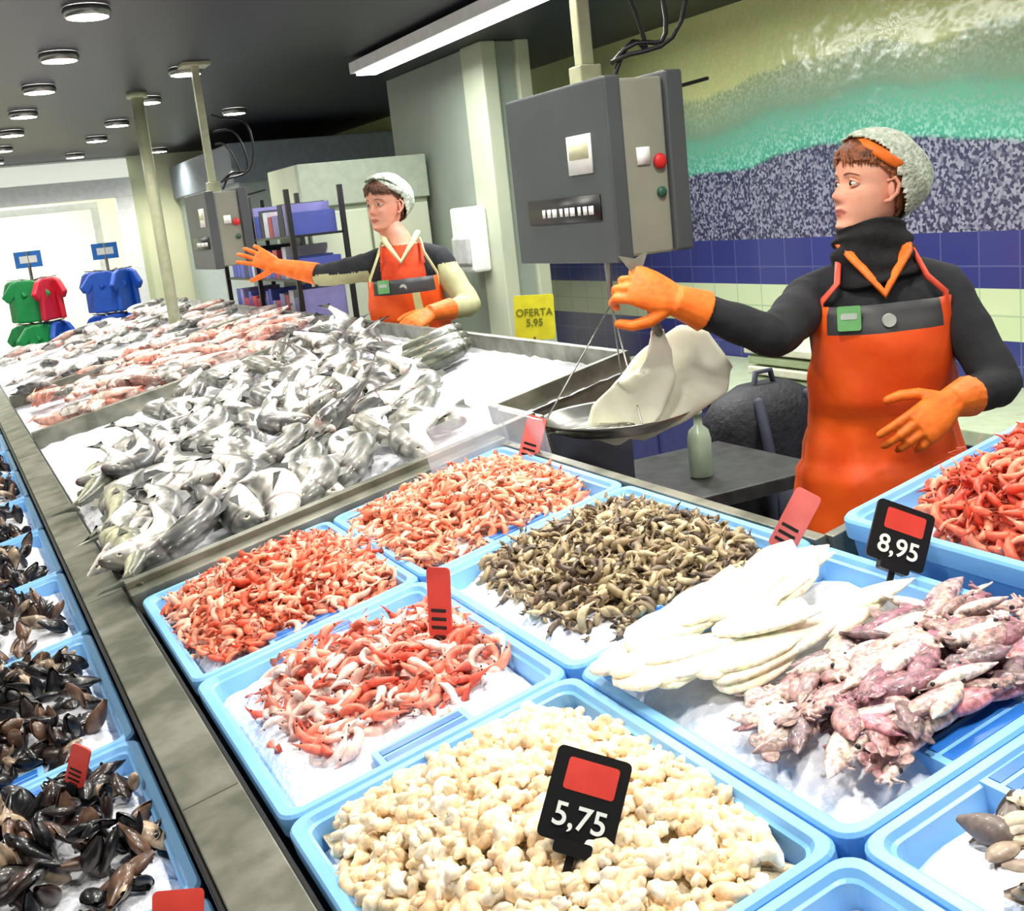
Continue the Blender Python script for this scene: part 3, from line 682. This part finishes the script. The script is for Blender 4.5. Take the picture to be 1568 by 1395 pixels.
    shell('hair_net_cap',.016,[-.15,-.07,-.04,-.01,.02,.05,.08],[-.085,-.07,-.02,.035,.078,.102,.112],capm,bulge=.035,wr=.003)
    b=MB(); pts=[]
    for k in range(25):
        th=math.radians(-12+204*k/24)
        zz=.048+.050*max(0,math.sin(th)); p=hp(zz,th,.014); p.y-=.010*max(0,math.sin(th)); pts.append(M@p)
    b.tube(pts,.008,8,0,flat=1.7); b.build('cap_band',[gloveO if captype else capm],e)
    b=MB()
    for k in range(34):
        th=math.radians(14+152*k/33); dr=(.10 if k<17 else -.10)
        p0=hp(.094,th,.008); p1=hp(.070,th-dr*.5,.011); p2=hp(.036+.012*random.random(),th-dr*1.5,.004)
        b.tube([M@p0,M@p1,M@p2],[.007,.0065,.0015],6)
    b.build('fringe',[hm],e)

TORZ=[.78,.86,.95,1.05,1.15,1.24,1.31,1.36,1.395,1.425]
TORX=[.170,.178,.165,.145,.150,.156,.162,.150,.115,.075]
TORY=[.125,.122,.112,.102,.112,.122,.112,.095,.078,.062]
def tor(z,z0): return float(np.interp(z-z0,TORZ,TORX)),float(np.interp(z-z0,TORZ,TORY))
def hand(e,wrist,Y,Z,side,curl,spread=.0,s=1.1,cuff=.06,thumbcurl=.3,m=None,cuffdir=None,cr=.040):
    M=frame(wrist,Y,Z)@Matrix.Scale(s,4); b=MB(); n=16
    rings=[]
    for y,w,h in ((-.005,.026,.020),(.02,.034,.019),(.05,.040,.017),(.078,.041,.014),(.094,.036,.010)):
        rings.append([M@V((w*math.copysign(abs(math.cos(a))**.8,math.cos(a)),y,h*math.sin(a))) for a in [2*math.pi*k/n for k in range(n)]])
    b.loft(rings)
    for i,(fx,fy,L) in enumerate(((.030,.084,.072),(.0105,.090,.080),(-.0095,.087,.074),(-.029,.078,.058))):
        p=V((side*fx,fy-.012,0)); a=side*(1.5-i)*spread; pit=0; pts=[p]; rad=[.0100]
        seg=[.012,L*.45,L*.32,L*.25]; c=curl[i] if hasattr(curl,'__len__') else curl
        for k,sg in enumerate(seg):
            pit+= 0 if k==0 else c*(1,1.15,.9)[k-1]
            d=V((math.sin(a)*math.cos(pit),math.cos(a)*math.cos(pit),-math.sin(pit)))
            pm=p+d*sg*.5; p=p+d*sg; pts+=[pm,p]; rad+=[.0098-.0004*k,.0100-.0007*k]
        b.tube([M@q for q in pts],[r*s for r in rad],10)
    p=V((side*.024,.016,-.004)); pts=[p]; ang=.95; rad=[.014]
    for k,L in enumerate((.036,.032,.026)):
        d=V((side*math.sin(ang),math.cos(ang),-.35-.25*k*thumbcurl)).normalized(); p=p+d*L; ang-=thumbcurl; pts.append(p); rad.append((.0125,.0112,.0095)[k])
    b.tube([M@q for q in pts],[r*s for r in rad],10)
    cd=V(cuffdir).normalized() if cuffdir else -V(Y).normalized(); w=V(wrist)
    b.tube([w-cd*.008,w+cd*cuff*.5,w+cd*cuff],[.029*s,cr*.95,cr*1.1],16,roundend=False)
    o=b.build('gloved_hand',[m or gloveO],e); remesh(o,.0035,3,None,[m or gloveO]); return o

def person(name,base,z0,F2,headpos,headF,headUp,armR,armL,P):
    e=empty(name); F=V((F2[0],F2[1],0)).normalized(); A=V((-F.y,F.x,0)); c=V((base[0],base[1],0))
    b=MB(); rings=[]
    for z,rx_,ry_ in zip(TORZ,TORX,TORY):
        rings.append([c+V((0,0,z+z0))+A*rx_*math.cos(a)+F*ry_*math.sin(a) for a in [2*math.pi*k/32 for k in range(32)]])
    b.loft(rings)
    for sg in (-1,1): b.sph(c+V((0,0,z0+1.22))+A*sg*.065+F*.085,(.06,.06,.06),n=14,m=10)
    for arm,sg in ((armR,-1),(armL,1)):
        s=c+A*sg*.150+V((0,0,z0+1.350)); el,wr=V(arm['elbow']),V(arm['wrist'])
        wr2=wr+(el-wr).normalized()*arm.get('sl',.03)
        pts=[c+A*sg*.045+V((0,0,z0+1.395)),c+A*sg*.10+V((0,0,z0+1.375)),s]; rad=[.045,.054,.063]
        for t in np.linspace(.12,1,9): pts.append(s.lerp(el,float(t))); rad.append(.064-.014*float(t)+.0022*math.sin(t*17))
        for t in np.linspace(.12,1,8): pts.append(el.lerp(wr2,float(t))); rad.append(.051-.014*float(t)+.0020*math.sin(t*15+1))
        b.tube(pts,rad,18)
    hdn=V(headpos)-V(headUp).normalized()*.09
    b.tube([c+V((0,0,z0+1.36)),(c+V((0,0,z0+1.44))).lerp(hdn,.3),hdn],[.07,.055,.052],16)
    o=b.build('upper_body',[P['top']],e); remesh(o,.007,6,P['mfn'],P['tops'])
    b=MB()
    for sg in (-1,1):
        h=c+A*sg*.085
        b.tube([h+V((0,0,z0+.84)),h+V((0,0,z0+.66)),h+F*.015+V((0,0,z0+.46)),h+V((0,0,z0+.3)),h+V((0,0,z0+.08))],[.09,.088,.064,.058,.05],14)
    o=b.build('trousers',[P['leg']],e); remesh(o,.012,3,None,[P['leg']])
    b=MB()
    for sg in (-1,1):
        h=c+A*sg*.085
        b.tube([h+V((0,0,z0+.28)),h+V((0,0,z0+.10))],[.07,.055],14); b.tube([h-F*.05+V((0,0,z0+.045)),h+F*.06+V((0,0,z0+.045)),h+F*.15+V((0,0,z0+.038))],[.045,.046,.036],14)
    o=b.build('boots',[P['boot']],e); remesh(o,.01,2,None,[P['boot']])
    b=MB(); Z=np.linspace(.42,P.get('bib',1.34),44); n=36; rows=[]
    for z in Z:
        a0=math.radians(float(np.interp(z,[.42,1.0,1.12,1.22,1.34],[95,100,82,64,58])))
        rx_,ry_=tor(max(z,.86)+z0,z0)
        if z<.95: rx_=.178+.03*(.95-z); ry_=.125+.05*(.95-z)
        if 1.1<z<1.30: ry_+=.018
        if z>=1.30: ry_=max(ry_,.118)
        row=[]
        for k in range(n+1):
            a=-a0+2*a0*k/n; rr=.022+.007*math.sin(a*9+z*6)*(1 if z<1.05 else .25)+.003*math.sin(z*31+a*3)+.006*noise.noise(V((a*2.5,z*7,1)))
            row.append(c+V((0,0,z+z0))+A*(rx_+rr)*math.sin(a)+F*(ry_+rr)*math.cos(a))
        rows.append(row)
    vs=[p for r in rows for p in r]; fs=[];mi=[]
    for i in range(len(rows)-1):
        for k in range(n):
            q=i*(n+1)+k; fs.append((q,q+1,q+n+2,q+n+1)); mi.append(1 if Z[i]>P['band'] and 4<k<n-5 else (2 if P.get('strip') and abs(k-n*.62)<1.4 and Z[i]>.9 else 0))
    b.add(vs,fs); b.m=mi
    o=b.build('apron',[P['apron'],P['bandm'],P['stripm']],e); s=o.modifiers.new('s','SOLIDIFY'); s.thickness=.006; s.offset=1
    b=MB(); top=rows[-1]
    for k,sg in ((2,-1),(n-2,1)):
        p=top[k]; b.tube([p-V((0,0,.04)),p+V((0,0,.01))+F*.004,c+A*sg*.10+F*.095+V((0,0,z0+1.39)),c+A*sg*.085+F*.03+V((0,0,z0+1.445)),c+A*sg*.06-F*.05+V((0,0,z0+1.445))],.009,8,flat=.6)
    b.tube([c+A*-.075+F*.0+V((0,0,z0+1.475)),c+A*-.062+F*.07+V((0,0,z0+1.45)),c+F*.125+V((0,0,z0+1.36)),c+A*.062+F*.07+V((0,0,z0+1.45)),c+A*.075+V((0,0,z0+1.475))],.014,8,mi=1,flat=.7)
    b.build('straps_and_collar',[P['strapm'],P['collar']],e)
    b=MB(); m4=frame(c+F*.152+A*-.085+V((0,0,z0+P['band']+.045)),(0,0,1),F-A*.3); b.prism(rrect(-.026,.026,-.028,.028,.005,3),.006,m4,0); b.prism(rrect(-.018,.018,-.002,.012,.003,3),.008,m4,1)
    m4=frame(c+F*.165+A*.0+V((0,0,z0+P['band']+.035)),(0,0,1),F); b.prism([(.015*math.cos(a),.015*math.sin(a)) for a in [k*math.pi/8 for k in range(16)]],.012,m4,1)
    b.build('badge',[mat('badge_green',(.45,.72,.45)),mat('badge_print',(.75,.78,.75))],e,smooth=False)
    for arm,sg in ((armR,-1),(armL,1)):
        el,wr=V(arm['elbow']),V(arm['wrist'])
        hand(e,arm['wrist'],arm['Y'],arm['Z'],sg,arm['curl'],arm.get('spread',.05),s=arm.get('s',1.12),cuff=arm.get('cuff',.06),cuffdir=(el-wr),cr=arm.get('cr',.043),thumbcurl=arm.get('tc',.3))
    head(e,headpos,headF,headUp,P['hair'],P['cap'])
    if P.get('scarf'):
        b=MB(); base_=c+V((0,0,z0+1.385)); top_=V(headpos)-V(headUp).normalized()*.082
        rings=[]
        for i in range(22):
            t=i/21; ct=base_.lerp(top_,t)+F*.01; r=.108*(1-t)+.080*t+.005*math.sin(t*19)
            rings.append([ct+A*(r+.003*math.sin(4*a+t*9))*math.cos(a)+F*(r+.003*math.sin(4*a+t*9))*.95*math.sin(a)+V((0,0,.012*math.sin(2*a+t*5))) for a in [2*math.pi*k/40 for k in range(40)]])
        b.loft(rings); b.build('neck_warmer',[mat('black_fleece',(.07,.07,.09),(.03,.03,.04),rough=.9,scale=60,bump=.4)],e)
    return e
navy=mat('black_jacket',(.13,.14,.16),(.08,.09,.11),rough=.85,scale=12,bump=.5,bscale=18)
trs=mat('navy_trousers',(.12,.14,.24),rough=.8); boot=mat('white_boot',(.85,.86,.86),rough=.4)
bandm=mat('apron_band',(.24,.24,.25),rough=.5)
F1=V((-.555,-.83,0)).normalized()
person('fishmonger_woman',(1.99,2.09),0,(F1.x,F1.y),(2.01,2.11,1.60),(-.965,.20,.16),(.10,.0,1),
  dict(elbow=(1.66,2.06,1.295),wrist=(1.44,2.11,1.405),Y=(-.80,.35,.45),Z=(-.35,-.80,.45),curl=(.75,.9,.95,1.0),spread=.03,cuff=.07,sl=.03,tc=.45,s=1.18),
  dict(elbow=(2.12,1.84,1.13),wrist=(1.92,1.80,1.13),Y=(-.88,.02,-.40),Z=(-.35,-.85,.35),curl=(.30,.45,.55,.65),cuff=.07,sl=.03),
  dict(top=navy,tops=[navy],mfn=None,leg=trs,boot=boot,apron=orange,bandm=bandm,stripm=orange,strapm=mat('strap_red',(.90,.34,.24)),collar=gloveO,band=1.27,bib=1.34,hair=(.66,.38,.22),cap=True,scarf=True))
shirt=mat('red_orange_polo',(.93,.32,.14),(.88,.26,.10),rough=.8,scale=15,bump=.3,bscale=20); sleeve=mat('cream_sleeve',(.74,.74,.56),rough=.8)
B2=V((1.84,4.75,0)); F22=V((-.447,-.894,0)); A22=V((.894,-.447,0))
def mf2(p):
    q=V(p)-B2; a=q.dot(A22); z=p[2]
    if z>1.53: return 3
    if abs(a)>.15 and z<1.435: return 2
    if abs(a)>.095 and z>1.38: return 1
    if abs(a)>.15: return 1
    return 0
person('fishmonger_woman',(1.84,4.75),.10,(-.447,-.894),(1.80,4.78,1.705),(-.86,-.42,.03),(0,0,1),
  dict(elbow=(1.56,5.02,1.43),wrist=(1.40,5.18,1.49),Y=(-.75,.35,.50),Z=(-.5,-.75,.45),curl=(.15,.2,.25,.35),spread=.16,cuff=.20,sl=.14,cr=.046,tc=.1),
  dict(elbow=(2.02,4.50,1.25),wrist=(1.80,4.42,1.25),Y=(-.85,-.25,-.25),Z=(-.3,-.6,.7),curl=.4,cuff=.12,sl=.08),
  dict(top=shirt,tops=[shirt,navy,sleeve,skin],mfn=mf2,leg=trs,boot=boot,apron=orange,bandm=bandm,stripm=mat('cream_strip',(.82,.84,.60)),strip=True,strapm=mat('strap_cream',(.85,.84,.62)),collar=mat('collar_cream',(.86,.85,.66)),band=1.22,bib=1.29,hair=(.50,.32,.22),cap=False))
b=MB(); 
for k in range(8): b.box((1.66,4.40+k*.09,.06),(2.25,4.47+k*.09,.10))
for x in (1.68,1.95,2.2): b.box((x,4.4,0),(x+.04,5.1,.06))
b.build('duckboard',[mat('wood_board',(.6,.5,.36),(.5,.4,.28))],smooth=False)

hanging_scale(1.26,5.80,1.47,6.30,1.50,1.86,pan=None)
b=MB(); b.cyl((1.25,7.1,1.14),(1.25,7.1,CEIL),.035,16); b.cyl((1.25,7.1,1.10),(1.25,7.1,1.15),.06,16); b.cyl((1.25,7.1,CEIL-.03),(1.25,7.1,CEIL),.06,16); b.build('support_post',[mat('post_cream',(.72,.74,.60),rough=.4)])
b=MB()
X0,X1,Y0,Y1=1.65,1.93,5.75,7.3
for x in (X0,X1):
    for y in (Y0,(Y0+Y1)/2,Y1): b.box((x-.012,y-.012,0),(x+.012,y+.012,1.84),0)
for z in (.5,.85,1.15,1.38,1.60):
    b.box((X0,Y0,z),(X1,Y1,z+.012),0)
    y=Y0+.03
    while y<Y1-.1:
        ww=random.uniform(.05,.12); hh=random.uniform(.1,.19); b.box((X0+.02,y,z+.012),(X1-.03,y+ww,z+hh),random.choice((1,2,3,4,5,1,2))); y+=ww+.01
b.build('shelving_rack',[blackm,mat('goods_blue',(.26,.32,.64)),mat('goods_violet',(.50,.49,.70)),mat('goods_white',(.72,.74,.78)),mat('goods_red',(.68,.24,.28)),mat('goods_dark',(.15,.16,.22))],smooth=False)
shirtout=[(-.05,.0),(.05,0),(.11,-.02),(.20,-.13),(.14,-.19),(.10,-.14),(.11,-.36),(-.11,-.36),(-.10,-.14),(-.14,-.19),(-.20,-.13),(-.11,-.02)]
def clothes(x,y,colors):
    e=empty('clothes_display_stand'); b=MB()
    b.cyl((x,y,0.02),(x,y,1.70),.015,10); b.cyl((x,y,0),(x,y,.03),.22,20)
    for z in (1.43,1.05):
        for k in range(6): a=k*math.pi/3; b.tube([(x,y,z+.02),(x+.2*math.cos(a),y+.2*math.sin(a),z+.04)],.006,6)
    b.box((x-.11,y-.01,1.56),(x+.11,y+.01,1.70),1); b.box((x-.07,y-.014,1.60),(x+.07,y-.009,1.66),2)
    b.build('stand',[steel,mat('sign_blue',(.10,.45,.80)),white],e,smooth=False)
    b=MB()
    for ti,z in enumerate((1.46,1.08)):
        for k in range(6):
            a=k*math.pi/3+.3*ti; M=Matrix.Translation((x+.16*math.cos(a),y+.16*math.sin(a),z))@Matrix.Rotation(a+math.pi/2+.4,4,'Z')@Matrix.Rotation(math.pi/2,4,'X')
            b.prism(shirtout,.05,M,colors[ti][k%len(colors[ti])])
    b.build('garments',[mat('cloth_green',(.05,.58,.30)),mat('cloth_red',(.85,.14,.24)),mat('cloth_blue',(.10,.34,.76))],e,smooth=False,bevel=.015)
clothes(.78,10.9,[[1,1,0,0,0,1],[2,2,0,0,0,2]])
clothes(1.42,10.9,[[2],[2]])
# ------------------------------------------------------------ back bench and props
b=MB(); b.box((3.15,2.6,.08),(3.79,5.6,.66),0); b.box((3.1,2.55,.66),(3.79,5.65,.72),1)
for k in range(4): b.box((3.135,2.65+k*.74,.14),(3.155,3.33+k*.74,.62),2)
for y in (2.7,4.1,5.5):
    for x in (3.2,3.7): b.cyl((x,y,0),(x,y,.09),.025,8,1)
b.build('work_bench',[mat('bench_blue',(.24,.27,.48)),mat('bench_top',(.74,.80,.68)),MC['bench_blue']],smooth=False,bevel=.006)
b=MB()
for k in range(5): b.box((3.12+.01*(k%2),3.62,.722+.045*k),(3.60,4.05+.01*k,.757+.045*k),k%2)
b.build('cutting_board_stack',[mat('board_white',(.86,.88,.76)),mat('board_green',(.66,.74,.56))],smooth=False,bevel=.006)
b=MB(); M4=frame((2.37,4.6,1.145),(0.05,0,1),(-.5,-.85,0)); b.prism(rrect(-.09,.09,-.10,.10,.01,3),.01,M4,0)
b.box((2.355,4.595,0),(2.385,4.625,1.06),1); b.cyl((2.37,4.61,0),(2.37,4.61,.02),.15,16,1)
so=b.build('yellow_price_sign',[mat('yellow_card',(.88,.85,.16)),steel],smooth=False); textobj('OFERTA\n5,95',M4@Matrix.Translation((0,0,.008)),.045,mat('ink',(.45,.45,.1)),so)
b=MB(); b.box((1.66,2.45,.80),(2.15,2.98,.84))
for x in (1.69,2.12):
    for y in (2.48,2.95): b.box((x-.015,y-.015,0),(x+.015,y+.015,.80))
b.build('prep_table',[mat('dark_steel',(.34,.34,.34),(.26,.26,.26),rough=.4,metal=.5)],smooth=False,bevel=.004)
b=MB(); rings=[]
for r,z in ((.03,.84),(.034,.845),(.034,.95),(.028,.975),(.012,.99),(.012,1.02),(.014,1.02),(.014,1.035)):
    rings.append([V((1.84+r*math.cos(2*math.pi*k/18),2.64+r*math.sin(2*math.pi*k/18),z)) for k in range(18)])
b.loft(rings); b.build('spray_bottle',[mat('bottle_pale',(.75,.82,.72),rough=.2)])
bm_=mat('black_bag',(.12,.13,.17),(.05,.05,.08),rough=.6,scale=20,bump=.5)
b=MB(); rings=[]; bx,by=2.40,3.05
for i in range(14):
    t=i/13; w=.25*(1-.25*t**3)*(1-max(0,t-.9)*5); rings.append([V((bx+w*math.copysign(abs(math.cos(a))**.6,math.cos(a)),by+w*.6*math.copysign(abs(math.sin(a))**.6,math.sin(a)),.36+.62*t)) for a in [2*math.pi*k/24 for k in range(24)]])
b.loft(rings)
for sg in (-1,1): b.tube([(bx+sg*.10,by-.10,.94),(bx+sg*.13,by-.18,.78),(bx+sg*.13,by-.17,.55),(bx+sg*.10,by-.13,.40)],.018,8,mi=1)
b.tube([(bx-.05,by,.94),(bx-.03,by,1.02),(bx+.03,by,1.02),(bx+.05,by,.94)],.010,8,mi=1)
b.box((bx-.10,by-.18,.42),(bx+.10,by-.13,.66),1)
b.build('black_backpack',[bm_,mat('bag_strap',(.22,.24,.32),rough=.6)])
b=MB(); b.box((2.18,2.88,.32),(2.66,3.24,.355))
for x in (2.21,2.63):
    for y in (2.91,3.21): b.tube([(x,y,.32),(x,y,.02)],.014,8)
b.build('metal_stool',[steel],smooth=False,bevel=.004)
